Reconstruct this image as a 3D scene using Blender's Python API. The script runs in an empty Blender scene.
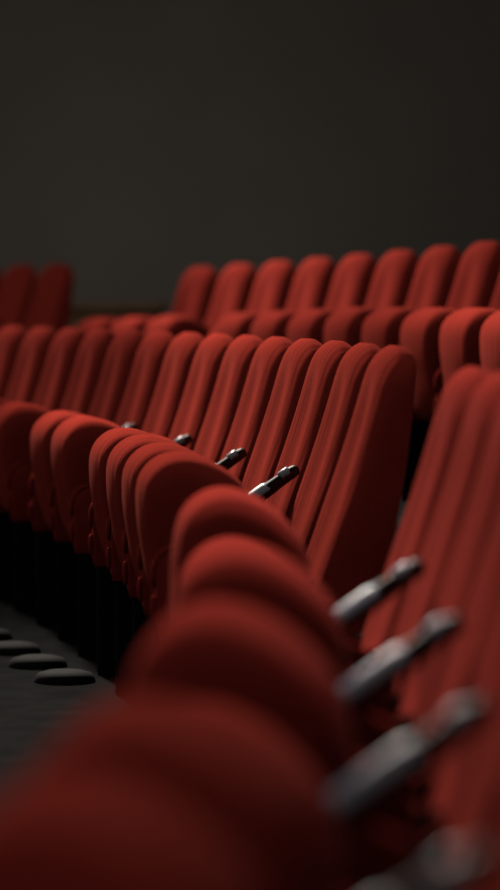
import bpy, bmesh, math, random
from mathutils import Vector, Matrix
random.seed(7)
sc = bpy.context.scene
C = sc.collection
PI = math.pi

# ------------------------------------------------------------------ geometry of the auditorium
OX, OZ = -29.433, 5.291          # centre of the curved rows
RB, RC = 29.881, 31.304          # radius of the lower row and of the upper row
PITCH = 0.5222
TB, TA, TC = 0.0914, 0.0461, 0.2505
RISE = 0.335                     # the upper row's platform
EYE = 1.06
LENS = 135.8

def rise(t):
    """the upper platform falls slightly towards its far end"""
    if (t - TC) * RC / 0.54 > 9.0:
        return RISE - 0.02
    return RISE + 0.004 - 0.0082 * max(0.0, min(8.0, (t - TC) * RC / 0.54))

# ------------------------------------------------------------------ materials
def new_mat(name):
    m = bpy.data.materials.new(name); m.use_nodes = True
    nt = m.node_tree
    return m, nt, nt.nodes['Principled BSDF']

def fabric(name, col, dark, streak=1.0):
    m, nt, b = new_mat(name)
    N, L = nt.nodes, nt.links
    tc = N.new('ShaderNodeTexCoord')
    # woven speckle
    n1 = N.new('ShaderNodeTexNoise'); n1.inputs['Scale'].default_value = 190; n1.inputs['Detail'].default_value = 3
    L.new(tc.outputs['Object'], n1.inputs['Vector'])
    # large uneven nap
    n2 = N.new('ShaderNodeTexNoise'); n2.inputs['Scale'].default_value = 5.5; n2.inputs['Detail'].default_value = 4
    L.new(tc.outputs['Object'], n2.inputs['Vector'])
    # long creases running up the cushion
    mp = N.new('ShaderNodeMapping'); mp.inputs['Scale'].default_value = (6, 42, 2.2)
    L.new(tc.outputs['Object'], mp.inputs['Vector'])
    n3 = N.new('ShaderNodeTexNoise'); n3.inputs['Scale'].default_value = 1.0; n3.inputs['Detail'].default_value = 2
    L.new(mp.outputs['Vector'], n3.inputs['Vector'])
    mx = N.new('ShaderNodeMath'); mx.operation = 'MULTIPLY_ADD'
    L.new(n1.outputs['Fac'], mx.inputs[0]); mx.inputs[1].default_value = 0.55
    L.new(n2.outputs['Fac'], mx.inputs[2])
    cr = N.new('ShaderNodeValToRGB')
    cr.color_ramp.elements[0].position = 0.45; cr.color_ramp.elements[0].color = (*dark, 1)
    cr.color_ramp.elements[1].position = 1.05; cr.color_ramp.elements[1].color = (*col, 1)
    L.new(mx.outputs[0], cr.inputs['Fac'])
    L.new(cr.outputs['Color'], b.inputs['Base Color'])
    b.inputs['Roughness'].default_value = 0.9
    b.inputs['Specular IOR Level'].default_value = 0.0
    b.inputs['Sheen Weight'].default_value = 0.06
    b.inputs['Sheen Roughness'].default_value = 0.45
    b.inputs['Sheen Tint'].default_value = (1.0, 0.36, 0.30, 1)
    a = N.new('ShaderNodeMath'); a.operation = 'MULTIPLY_ADD'
    L.new(n3.outputs['Fac'], a.inputs[0]); a.inputs[1].default_value = 2.2 * streak
    m1 = N.new('ShaderNodeMath'); m1.operation = 'MULTIPLY'; m1.inputs[1].default_value = 0.25
    L.new(n1.outputs['Fac'], m1.inputs[0]); L.new(m1.outputs[0], a.inputs[2])
    bp = N.new('ShaderNodeBump'); bp.inputs['Strength'].default_value = 0.35; bp.inputs['Distance'].default_value = 0.004
    L.new(a.outputs[0], bp.inputs['Height']); L.new(bp.outputs['Normal'], b.inputs['Normal'])
    return m

def plain(name, col, rough, metal=0.0, spec=0.5, var=0.25, scale=30, bump=0.0):
    m, nt, b = new_mat(name)
    N, L = nt.nodes, nt.links
    tc = N.new('ShaderNodeTexCoord'); n = N.new('ShaderNodeTexNoise')
    n.inputs['Scale'].default_value = scale; n.inputs['Detail'].default_value = 5
    L.new(tc.outputs['Object'], n.inputs['Vector'])
    cr = N.new('ShaderNodeValToRGB')
    cr.color_ramp.elements[0].position = 0.3; cr.color_ramp.elements[0].color = (*[c * (1 - var) for c in col], 1)
    cr.color_ramp.elements[1].position = 0.7; cr.color_ramp.elements[1].color = (*[c * (1 + var) for c in col], 1)
    L.new(n.outputs['Fac'], cr.inputs['Fac']); L.new(cr.outputs['Color'], b.inputs['Base Color'])
    b.inputs['Roughness'].default_value = rough; b.inputs['Metallic'].default_value = metal
    b.inputs['Specular IOR Level'].default_value = spec
    if bump:
        bp = N.new('ShaderNodeBump'); bp.inputs['Strength'].default_value = 0.5; bp.inputs['Distance'].default_value = bump
        L.new(n.outputs['Fac'], bp.inputs['Height']); L.new(bp.outputs['Normal'], b.inputs['Normal'])
    return m

RED = fabric('red_upholstery', (0.59, 0.060, 0.041), (0.39, 0.038, 0.027))
PIPING = fabric('red_piping', (0.50, 0.050, 0.034), (0.36, 0.034, 0.024), 0.2)
BLACK = plain('black_moulding', (0.014, 0.014, 0.014), 0.5, spec=0.25)
CHAR = plain('charcoal_panel', (0.022, 0.020, 0.020), 0.9, spec=0.0)
PALE = plain('pale_paint_and_highlight', (0.78, 0.75, 0.84), 0.35, metal=0.0, var=0.12, scale=60)
CARPET = plain('dark_carpet', (0.0090, 0.0096, 0.0100), 0.95, spec=0.02, var=0.55, scale=9, bump=0.004)
WALL = plain('dark_plaster', (0.116, 0.102, 0.087), 0.9, spec=0.1, var=0.05, scale=1.2)
DISC = plain('grey_disc', (0.020, 0.021, 0.022), 0.8, spec=0.07)
RISER = plain('dark_riser', (0.05, 0.048, 0.046), 0.9, spec=0.1)
WOOD = plain('brown_timber', (0.34, 0.18, 0.08), 0.6, var=0.2, scale=7)

# ------------------------------------------------------------------ mesh helpers
def finish(name, bm, mat, parent=None, smooth=True, sub=0):
    bmesh.ops.recalc_face_normals(bm, faces=bm.faces[:])
    me = bpy.data.meshes.new(name); bm.to_mesh(me); bm.free()
    if smooth:
        for p in me.polygons: p.use_smooth = True
    me.materials.append(mat)
    o = bpy.data.objects.new(name, me); C.objects.link(o)
    if parent: o.parent = parent
    if sub:
        s = o.modifiers.new('subdivision', 'SUBSURF'); s.levels = s.render_levels = sub
    return o

def skin_rings(bm, rings, cap=True):
    vs = [[bm.verts.new(p) for p in r] for r in rings]
    for a, b in zip(vs, vs[1:]):
        n = len(a)
        for i in range(n):
            bm.faces.new((a[i], a[(i + 1) % n], b[(i + 1) % n], b[i]))
    if cap:
        for r in (vs[0], vs[-1]):
            c = bm.verts.new(sum((v.co for v in r), Vector()) / len(r))
            for i in range(len(r)):
                bm.faces.new((r[i], r[(i + 1) % len(r)], c))
    return vs

def tube(bm, pts, r, seg=8, closed=False):
    P = [Vector(p) for p in pts]; n = len(P); rings = []
    ref = None
    for i, p in enumerate(P):
        a = P[(i - 1) % n] if (closed or i > 0) else P[i]
        b = P[(i + 1) % n] if (closed or i < n - 1) else P[i]
        t = (b - a).normalized()
        if ref is None: ref = t.orthogonal().normalized()
        u = (ref - t * ref.dot(t)).normalized(); ref = u
        v = t.cross(u)
        rings.append([p + (u * math.cos(k * 2 * PI / seg) + v * math.sin(k * 2 * PI / seg)) * r for k in range(seg)])
    if closed:
        rings.append(rings[0])
    skin_rings(bm, rings, cap=not closed)

def spline(pts, n):
    """closed Catmull-Rom through 2-D points, n samples evenly spaced"""
    out = []; m = len(pts)
    for i in range(m):
        p0, p1, p2, p3 = (pts[(i + k - 1) % m] for k in range(4))
        for j in range(12):
            t = j / 12
            out.append(tuple(0.5 * ((2 * p1[k]) + (-p0[k] + p2[k]) * t + (2 * p0[k] - 5 * p1[k] + 4 * p2[k] - p3[k]) * t * t
                                    + (-p0[k] + 3 * p1[k] - 3 * p2[k] + p3[k]) * t ** 3) for k in (0, 1)))
    d = [0]
    for a, b in zip(out, out[1:] + out[:1]): d.append(d[-1] + math.dist(a, b))
    res = []; k = 0
    for i in range(n):
        s = d[-1] * i / n
        while d[k + 1] < s: k += 1
        f = (s - d[k]) / (d[k + 1] - d[k] + 1e-12)
        a, b = out[k], out[(k + 1) % len(out)]
        res.append((a[0] + (b[0] - a[0]) * f, a[1] + (b[1] - a[1]) * f))
    return res

def inset(poly, dist):
    n = len(poly); area = sum(poly[i][0] * poly[(i + 1) % n][1] - poly[(i + 1) % n][0] * poly[i][1] for i in range(n))
    sg = 1 if area > 0 else -1
    res = []
    for i in range(n):
        a, b = poly[i - 1], poly[(i + 1) % n]
        tx, ty = b[0] - a[0], b[1] - a[1]; l = math.hypot(tx, ty) or 1
        res.append((poly[i][0] - sg * ty / l * dist, poly[i][1] + sg * tx / l * dist))
    return res

def interp(tab, z):
    if z <= tab[0][0]: return tab[0][1]
    for (a, u), (b, v) in zip(tab, tab[1:]):
        if z <= b:
            t = (z - a) / (b - a)
            return u + (v - u) * t
    return tab[-1][1]

def smooth_tab(tab, z, r=0.05):
    return sum(interp(tab, z + k * r / 4) for k in range(-4, 5)) / 9

# ------------------------------------------------------------------ the seat (x forward, y towards the next seat, z up)
FRONT = [(0.28, 0.236), (0.33, 0.217), (0.43, 0.181), (0.58, 0.131), (0.706, 0.092), (0.82, 0.060), (0.91, 0.036), (0.96, 0.012)]
REAR = [(0.28, 0.06), (0.33, 0.045), (0.48, 0.000), (0.68, -0.036), (0.82, -0.052), (0.96, -0.068)]
ZTOP, ZBOT, HALF = 0.958, 0.285, 0.250

def back_ring(z, n=64):
    q = max(0.0, min(1.0, (z - (ZTOP - 0.10)) / 0.10)); w = interp([(0.33, 0.244), (0.60, 0.239), (0.82, 0.217), (0.96, 0.200)], z) - 0.135 * (1 - math.sqrt(max(0, 1 - q * q)))
    xf, xr = smooth_tab(FRONT, z), smooth_tab(REAR, z)
    q2 = max(0.0, min(1.0, (z - (ZTOP - 0.055)) / 0.055)); t = 0.046 * (1 - math.sqrt(max(0, 1 - q2 * q2)))
    q3 = max(0.0, min(1.0, (ZBOT + 0.03 - z) / 0.03)); t += 0.03 * (1 - math.sqrt(max(0, 1 - q3 * q3)))
    w -= 0.02 * (1 - math.sqrt(max(0, 1 - q3 * q3)))
    xf -= t; xr += t
    xc, h = (xf + xr) / 2, (xf - xr) / 2
    ring = []
    dish = 0.021 * min(1, max(0, (ZTOP - 0.02 - z) / 0.14)) * min(1, max(0.25, (z - ZBOT) / 0.15))
    ef = interp([(0.33, 0.42), (0.55, 0.50), (0.80, 0.82), (0.96, 0.95)], z)
    for k in range(n):
        a = 2 * PI * k / n
        c, s = math.cos(a), math.sin(a)
        e = ef if c > 0 else 0.55
        y = w * math.copysign(abs(s) ** e, s)
        x = h * math.copysign(abs(c) ** e, c)
        if c > 0:
            u = min(1, abs(y) / (w * 0.68))
            x -= dish * (math.cos(u * PI / 2) ** 2)
        ring.append((xc + x, y, z))
    return ring

def make_backrest(parent):
    bm = bmesh.new()
    zs = [ZBOT + 0.03 * (1 - math.cos(k * PI / 2 / 4)) for k in range(5)]
    zs += [ZBOT + 0.03 + (ZTOP - 0.10 - ZBOT - 0.03) * k / 14 for k in range(1, 14)]
    zs += [ZTOP - 0.10 + 0.10 * math.sin(k * PI / 2 / 12) for k in range(13)]
    skin_rings(bm, [back_ring(z) for z in zs])
    return finish('backrest', bm, RED, parent)

PAN_PROFILE = [(0.496, 0.697), (0.548, 0.681), (0.582, 0.635), (0.586, 0.560), (0.574, 0.470), (0.556, 0.380), (0.522, 0.312), (0.455, 0.292),
               (0.385, 0.322), (0.330, 0.400), (0.312, 0.480), (0.322, 0.560), (0.358, 0.632), (0.425, 0.681)]
HINGE = Vector((0.40, 0, 0.36))
PANW = 0.211

def rotate_pan(p, tilt):
    x, z = p[0] - HINGE.x, p[1] - HINGE.z
    c, s = math.cos(tilt), math.sin(tilt)
    return HINGE.x + x * c - z * s, HINGE.z + x * s + z * c

def make_pan(parent, tilt=0.0, drop=(0, 0)):
    prof = [tuple(a + b for a, b in zip(rotate_pan(p, tilt), drop)) for p in spline(PAN_PROFILE, 56)]
    bm = bmesh.new(); rings = []
    R = 0.066
    for sgn in (-1, 1):
        ks = range(0, 8) if sgn < 0 else range(7, -1, -1)
        for k in ks:
            a = k * PI / 2 / 7
            y = sgn * (PANW - R * (1 - math.cos(a)))
            rings.append([(x, y, z) for x, z in inset(prof, R * (1 - math.sin(a)))])
        if sgn < 0:
            for y in (-0.09, 0.0, 0.09):
                g = 0.006
                rings.append([(x, y, z) for x, z in inset(prof, -g)])
    # near/far faces: domed towards the middle of the side
    first, last = rings[0], rings[-1]
    ce = [(sum(p[0] for p in first) / len(first), sum(p[2] for p in first) / len(first))]
    def shrunk(r, f, y): return [(ce[0][0] + (p[0] - ce[0][0]) * f, y, ce[0][1] + (p[2] - ce[0][1]) * f) for p in r]
    rings = [shrunk(first, .5, first[0][1] - .004)] + rings + [shrunk(last, .5, last[0][1] + .004)]
    skin_rings(bm, rings)
    pan = finish('seat_cushion', bm, RED, parent)
    return pan

def prism(bm, prof, y0, y1, bev=0.008):
    """profile in x/z with rounded long edges"""
    rings = [[(x, y0, z) for x, z in inset(prof, bev)], [(x, y0 + bev * .3, z) for x, z in inset(prof, bev * .3)], [(x, y0 + bev, z) for x, z in prof],
             [(x, y1 - bev, z) for x, z in prof], [(x, y1 - bev * .3, z) for x, z in inset(prof, bev * .3)], [(x, y1, z) for x, z in inset(prof, bev)]]
    skin_rings(bm, rings)

def densify(poly, step=0.03):
    out = []
    for a, b in zip(poly, poly[1:] + poly[:1]):
        k = max(1, int(math.dist(a, b) / step))
        out += [(a[0] + (b[0] - a[0]) * i / k, a[1] + (b[1] - a[1]) * i / k) for i in range(k)]
    return out

def make_panel(parent, y):
    bm = bmesh.new()
    prof = [(0.560, 0.290), (0.566, 0.320), (0.566, 0.440), (0.558, 0.470), (0.530, 0.490), (0.455, 0.498), (0.300, 0.498), (0.235, 0.470), (0.215, 0.400), (0.210, 0.290)]
    prism(bm, densify(prof), y - 0.016, y + 0.016, 0.007)
    panel = finish('side_panel', bm, RED, parent)
    bm = bmesh.new()
    prism(bm, densify([(0.552, -0.03), (0.552, 0.295), (0.215, 0.295), (0.200, -0.03)]), y - 0.013, y + 0.013, 0.005)
    finish('leg', bm, CHAR, parent)
    for z0, z1, hook in ((0.405, 0.500, True), (0.325, 0.385, False)):
        bm = bmesh.new()
        pts = [(0.570, y, z0 + (z1 - z0) * k / 8) for k in range(9)]
        if hook:
            pts = [(0.570, y, 0.405), (0.571, y, 0.43), (0.568, y, 0.455), (0.558, y, 0.478), (0.536, y, 0.494), (0.50, y, 0.500)]
        P = pts
        rings = []
        n = len(P)
        for i, p in enumerate(P):
            f = math.sin(PI * (0.12 + 0.76 * i / (n - 1)))
            rr = 0.0135 * f ** 0.6
            t = (Vector(P[min(i + 1, n - 1)]) - Vector(P[max(i - 1, 0)])).normalized()
            nrm = Vector((t.z, 0, -t.x))
            rings.append([Vector(p) + nrm * math.cos(k * PI / 5) * rr * .7 + Vector((0, 1, 0)) * math.sin(k * PI / 5) * rr for k in range(10)])
        skin_rings(bm, rings)
        finish('front_trim', bm, PIPING, panel)
    return panel

def make_armrest(parent, y, dx=0.0):
    a = Vector((0.118 + dx, 0, 0.628)); b = Vector((0.420 + dx, 0, 0.408))
    d = (b - a).normalized(); up = Vector((-d.z, 0, d.x)); 
    if up.z < 0: up = -up
    L = (b - a).length
    def arm_ring(s, w, top, bot, n=20, e=.75):
        ring = []
        for k in range(n):
            t = 2 * PI * k / n
            cy, sz = math.cos(t), math.sin(t)
            yy = w * math.copysign(abs(cy) ** e, cy); zz = math.copysign(abs(sz) ** e, sz)
            zz = zz * top if zz > 0 else zz * bot
            ring.append(a + d * s + up * zz + Vector((0, y + yy, 0)))
        return ring
    bm = bmesh.new()
    secs = [(0.0, .010, .006, .008), (.006, .015, .012, .016), (.02, .0175, .015, .017), (.07, .018, .017, .017), (.09, .024, .018, .018), (.16, .026, .018, .018), (.26, .026, .018, .018), (L - .02, .024, .015, .016), (L - .005, .018, .010, .016), (L, .010, .006, .008)]
    skin_rings(bm, [arm_ring(*s) for s in secs])
    arm = finish('armrest', bm, BLACK, parent)
    bm = bmesh.new()
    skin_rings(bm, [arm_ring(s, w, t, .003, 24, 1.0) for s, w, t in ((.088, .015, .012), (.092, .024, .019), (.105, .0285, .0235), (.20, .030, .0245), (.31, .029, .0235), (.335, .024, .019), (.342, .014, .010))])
    finish('top_highlight', bm, PALE, arm)  # painted highlight: pale strip stands for the gloss reflection on the black arm
    bm = bmesh.new()
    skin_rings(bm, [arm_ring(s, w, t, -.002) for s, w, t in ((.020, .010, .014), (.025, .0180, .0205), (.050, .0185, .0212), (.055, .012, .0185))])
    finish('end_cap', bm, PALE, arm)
    return arm

def empty(name, label, group, cat='theatre seat'):
    o = bpy.data.objects.new(name, None); C.objects.link(o)
    o['label'] = label; o['category'] = cat
    if group: o['group'] = group
    o.empty_display_size = 0.2
    return o

PROTO = {}
def seat_proto(key):
    """key: (tilted pan, armrest, near side panel)"""
    tilt, arm, near = key
    r = bpy.data.objects.new('theatre_seat', None); C.objects.link(r)
    make_backrest(r)
    make_pan(r, math.radians(abs(tilt)), (0.022, -0.065) if tilt < 0 else (-0.035, -0.055) if tilt > 15 else (0.022, 0) if tilt else (0, 0))
    make_panel(r, -PITCH / 2)
    if near: make_panel(r, PITCH / 2 - 0.002)
    bm = bmesh.new(); tube(bm, [(0.262, -PITCH / 2 + .022, 0.385), (0.262, 0, 0.385), (0.262, PITCH / 2 - .022, 0.385)], 0.022, 12)
    tube(bm, [(0.175, -.15, 0.40), (0.250, -.15, 0.385)], 0.014, 8); tube(bm, [(0.175, .15, 0.40), (0.250, .15, 0.385)], 0.014, 8)
    tube(bm, [(0.275, -.1, 0.385), (0.345, -.1, 0.40)], 0.012, 8); tube(bm, [(0.275, .1, 0.385), (0.345, .1, 0.40)], 0.012, 8)
    finish('seat_bar', bm, CHAR, r)
    if arm: make_armrest(r, -PITCH / 2, 0.028 if 0 < abs(tilt) < 15 else 0.0)
    return r

def place_seat(R, t0, s, z, label, group, tilt=False, arm=False, near=False, pitch=PITCH):
    key = (tilt, arm, near)
    if key not in PROTO:
        PROTO[key] = r = seat_proto(key)
    else:
        src = PROTO[key]
        r = src.copy(); C.objects.link(r)
        for ch in list(src.children):
            c = ch.copy(); C.objects.link(c); c.parent = r
            for g in ch.children:
                d = g.copy(); C.objects.link(d); d.parent = c
    t = t0 + s * pitch / R
    r.location = (OX + R * math.cos(t), OZ + R * math.sin(t), rise(t) if z == RISE else z)
    r.rotation_euler = (0, 0, t + PI)
    r['label'] = label; r['category'] = 'theatre seat'; r['group'] = group
    return r

ORD = ['first', 'second', 'third', 'fourth', 'fifth', 'sixth', 'seventh', 'eighth', 'ninth', 'tenth', 'eleventh', 'twelfth', 'thirteenth', 'fourteenth', 'fifteenth', 'sixteenth']

# nearest row: seat 0 stands at its far end, by the aisle
for k in range(9):
    lab = ('red theatre seat ending the nearest row, beside the gap before the middle row' if k == 0 else
           'red theatre seat, %s from the far end of the blurred nearest row' % ORD[k])
    place_seat(RB + 0.006, TA, -k, -0.025, lab, 'seats of the nearest row', tilt=-10 if k in (1, 2, 4, 6) else 10, arm=k in (2, 4, 6, 8), near=k == 8)
# middle row: seat 0 at the aisle, the row runs away to the left
for k in range(14):
    lab = ('red theatre seat ending the middle row, its dark side turned to the gap' if k == 0 else
           'red theatre seat, %s from the near end of the sharp middle row' % ORD[k])
    place_seat(RB, TB, k, 0, lab, 'seats of the middle row', tilt=22 if k in (4, 7) else 0, arm=k % 2 == 1, near=k == 0)
# upper row
for k in range(7, -6, -1):
    n = 7 - k
    lab = ('red theatre seat ending the upper row at its far left, against the dark wall' if n == 0 else
           'red theatre seat, %s from the far left end of the upper row' % ORD[n])
    place_seat(RC, TC, k, RISE, lab, 'seats of the upper row', tilt=22 if k == 4 else 0, near=k == -5, pitch=0.54)
# the block beyond the upper aisle
for k, lab in enumerate(['dim red theatre seat at far left beyond the gap, the one beside the gap',
                         'dim red theatre seat at far left edge, second from the gap',
                         'dim red theatre seat at far left edge, third from the gap']):
    place_seat(RC, TC, 10.87 + k, RISE, lab, 'seats of the far left block', near=k == 0, pitch=0.54)

# ------------------------------------------------------------------ the setting
def ring_floor(name, r0, r1, t0, t1, z, drop, mat):
    bm = bmesh.new(); n = 90; rows = []
    for i in range(n + 1):
        t = t0 + (t1 - t0) * i / n
        z = rise(t)
        P = lambda r, zz: bm.verts.new((OX + r * math.cos(t), OZ + r * math.sin(t), zz))
        rows.append((P(r0, z - drop), P(r0, z - 0.012), P(r0 + 0.012, z), P(r1, z), P(r1, z - drop)))
    for a, b in zip(rows, rows[1:]):
        for j in range(4): bm.faces.new((a[j], a[j + 1], b[j + 1], b[j]))
        bm.faces.new((a[4], a[0], b[0], b[4]))
    bm.faces.new(rows[0]); bm.faces.new(rows[-1])
    o = finish(name, bm, mat, smooth=False); o['kind'] = 'structure'
    return o
def slab(name, lo, hi, mat, kind='structure'):
    bm = bmesh.new(); bmesh.ops.create_cube(bm, size=1)
    for v in bm.verts: v.co = [lo[i] + (v.co[i] + .5) * (hi[i] - lo[i]) for i in range(3)]
    o = finish(name, bm, mat, smooth=False)
    if kind: o['kind'] = kind
    return o
slab('floor', (-12, -1, -0.2), (8, 27, -0.025), CARPET)
ring_floor('floor_upper', RC - 0.84, RC + 6.5, -0.2, 0.66, RISE, RISE, CARPET)
slab('wall_back', (-14, 26, 0), (10, 26.3, 7.5), WALL)

# low timber barrier seen in the gap of the upper row
t = empty('wooden_barrier', 'low brown wooden barrier in the gap between the upper seat blocks', None, 'barrier')
t.location = (-1.45, 20.6, RISE); t.rotation_euler = (0, 0, -0.6)
bm = bmesh.new(); bmesh.ops.create_cube(bm, size=1, matrix=Matrix.Translation((0, 0, .33)) @ Matrix.Diagonal((2.2, .05, .66, 1)))
bmesh.ops.bevel(bm, geom=bm.edges[:], offset=.008, segments=2, affect='EDGES'); finish('panel', bm, WOOD, t, False)
bm = bmesh.new(); bmesh.ops.create_cube(bm, size=1, matrix=Matrix.Translation((0, 0, .69)) @ Matrix.Diagonal((2.3, .12, .06, 1)))
bmesh.ops.bevel(bm, geom=bm.edges[:], offset=.02, segments=3, affect='EDGES'); finish('top_rail', bm, WOOD, t, False)

# low rounded grey discs on the carpet ahead of the middle row
for k, (x, y, w_) in enumerate([(-0.855, 10.80, 'farthest up the row'), (-0.735, 10.36, 'second farthest up the row'), (-0.632, 9.97, 'second closest to the nearest row'), (-0.53, 9.57, 'closest to the nearest row')]):
    bm = bmesh.new()
    rings = []
    for r, h in ((.088, -.02), (.088, .004), (.085, .016), (.076, .026), (.05, .033), (.02, .035)):
        rings.append([(r * math.cos(2 * PI * i / 28), r * math.sin(2 * PI * i / 28), h) for i in range(28)])
    skin_rings(bm, rings)
    o = finish('floor_disc', bm, DISC)
    o.location = (x, y, -0.025)
    o['label'] = 'low rounded grey disc on the dark floor, ' + w_; o['category'] = 'floor vent'; o['group'] = 'grey discs on the floor'

# small pale box low in the dark gap behind the end seat
t = empty('pale_box', 'small pale box low in the dark gap behind the middle row end seat', None, 'box')
t.location = (0.59, 12.2, RISE); t.rotation_euler = (0, 0, 0.2)
bm = bmesh.new(); bmesh.ops.create_cube(bm, size=1, matrix=Matrix.Translation((0, 0, .05)) @ Matrix.Diagonal((.045, .05, .085, 1)))
bmesh.ops.bevel(bm, geom=bm.edges[:], offset=.01, segments=3, affect='EDGES'); finish('housing', bm, PALE, t)
bm = bmesh.new(); bmesh.ops.create_cube(bm, size=1, matrix=Matrix.Translation((0, 0, .006)) @ Matrix.Diagonal((.06, .07, .012, 1)))
finish('foot', bm, BLACK, t, False)

# ------------------------------------------------------------------ light
def area(name, loc, target, size, energy, col):
    l = bpy.data.lights.new(name, 'AREA'); l.shape = 'DISK'; l.size = size; l.energy = energy; l.color = col
    o = bpy.data.objects.new(name, l); C.objects.link(o); o.location = loc
    o.rotation_euler = (Vector(target) - Vector(loc)).to_track_quat('-Z', 'Y').to_euler()
    return o
def spot(name, loc, target, ang, radius, energy, col):
    l = bpy.data.lights.new(name, 'SPOT'); l.spot_size = math.radians(ang); l.spot_blend = 1.0; l.shadow_soft_size = radius; l.energy = energy; l.color = col
    o = bpy.data.objects.new(name, l); C.objects.link(o); o.location = loc
    o.rotation_euler = (Vector(target) - Vector(loc)).to_track_quat('-Z', 'Y').to_euler()
    return o
spot('house_light', (-2.0, 16.2, 6.3), (0.22, 8.0, 0.45), 41, 0.35, 4200, (1.0, 0.88, 0.76))
spot('nearest_row_fill', (0.25, 9.2, 6.8), (0.50, 5.7, 0.5), 34, 0.3, 750, (1.0, 0.90, 0.93))  # added fill spot, unseen, brightens the nearest row and its armrests
spot('upper_row_fill', (-3.6, 21.0, 6.2), (0.5, 14.2, 1.1), 29, 0.3, 3900, (1.0, 0.90, 0.82))  # added unseen spot that evens out the brightness along the upper row
area('far_left_fill', (-8.0, 19.0, 5.0), (-1.5, 17.5, 1.0), 1.5, 40, (1.0, 0.92, 0.84))  # weak fill added to lift the far left seats, no visible source
area('wall_fill', (-1.0, 22.6, 0.8), (-1.0, 26, 2.6), 2.5, 25, (1.0, 0.94, 0.87))  # added unseen wash giving the back wall its gradient

w = bpy.data.worlds.new('world'); sc.world = w; w.use_nodes = True
w.node_tree.nodes['Background'].inputs['Color'].default_value = (1.0, 0.97, 0.95, 1)
w.node_tree.nodes['Background'].inputs['Strength'].default_value = 0.075

# ------------------------------------------------------------------ camera
cam = bpy.data.cameras.new('camera'); co = bpy.data.objects.new('camera', cam); C.objects.link(co)
cam.sensor_fit = 'AUTO'; cam.sensor_width = 36; cam.lens = LENS
co.location = (0, 0, EYE)
co.rotation_euler = (PI / 2 - math.atan((445 - 302.35) / (LENS / 36 * 890)), 0, 0)
cam.clip_start = 0.05; cam.clip_end = 200
cam.dof.use_dof = True; cam.dof.focus_distance = 9.1; cam.dof.aperture_fstop = 1.95; cam.dof.aperture_blades = 0
sc.camera = co

sc.view_settings.view_transform = 'Standard'; sc.view_settings.look = 'None'
sc.view_settings.exposure = 0.0; sc.view_settings.gamma = 1.0; sc.view_settings.use_curve_mapping = False
sc.cycles.use_denoising = True
sc.cycles.max_bounces = 6; sc.cycles.diffuse_bounces = 0
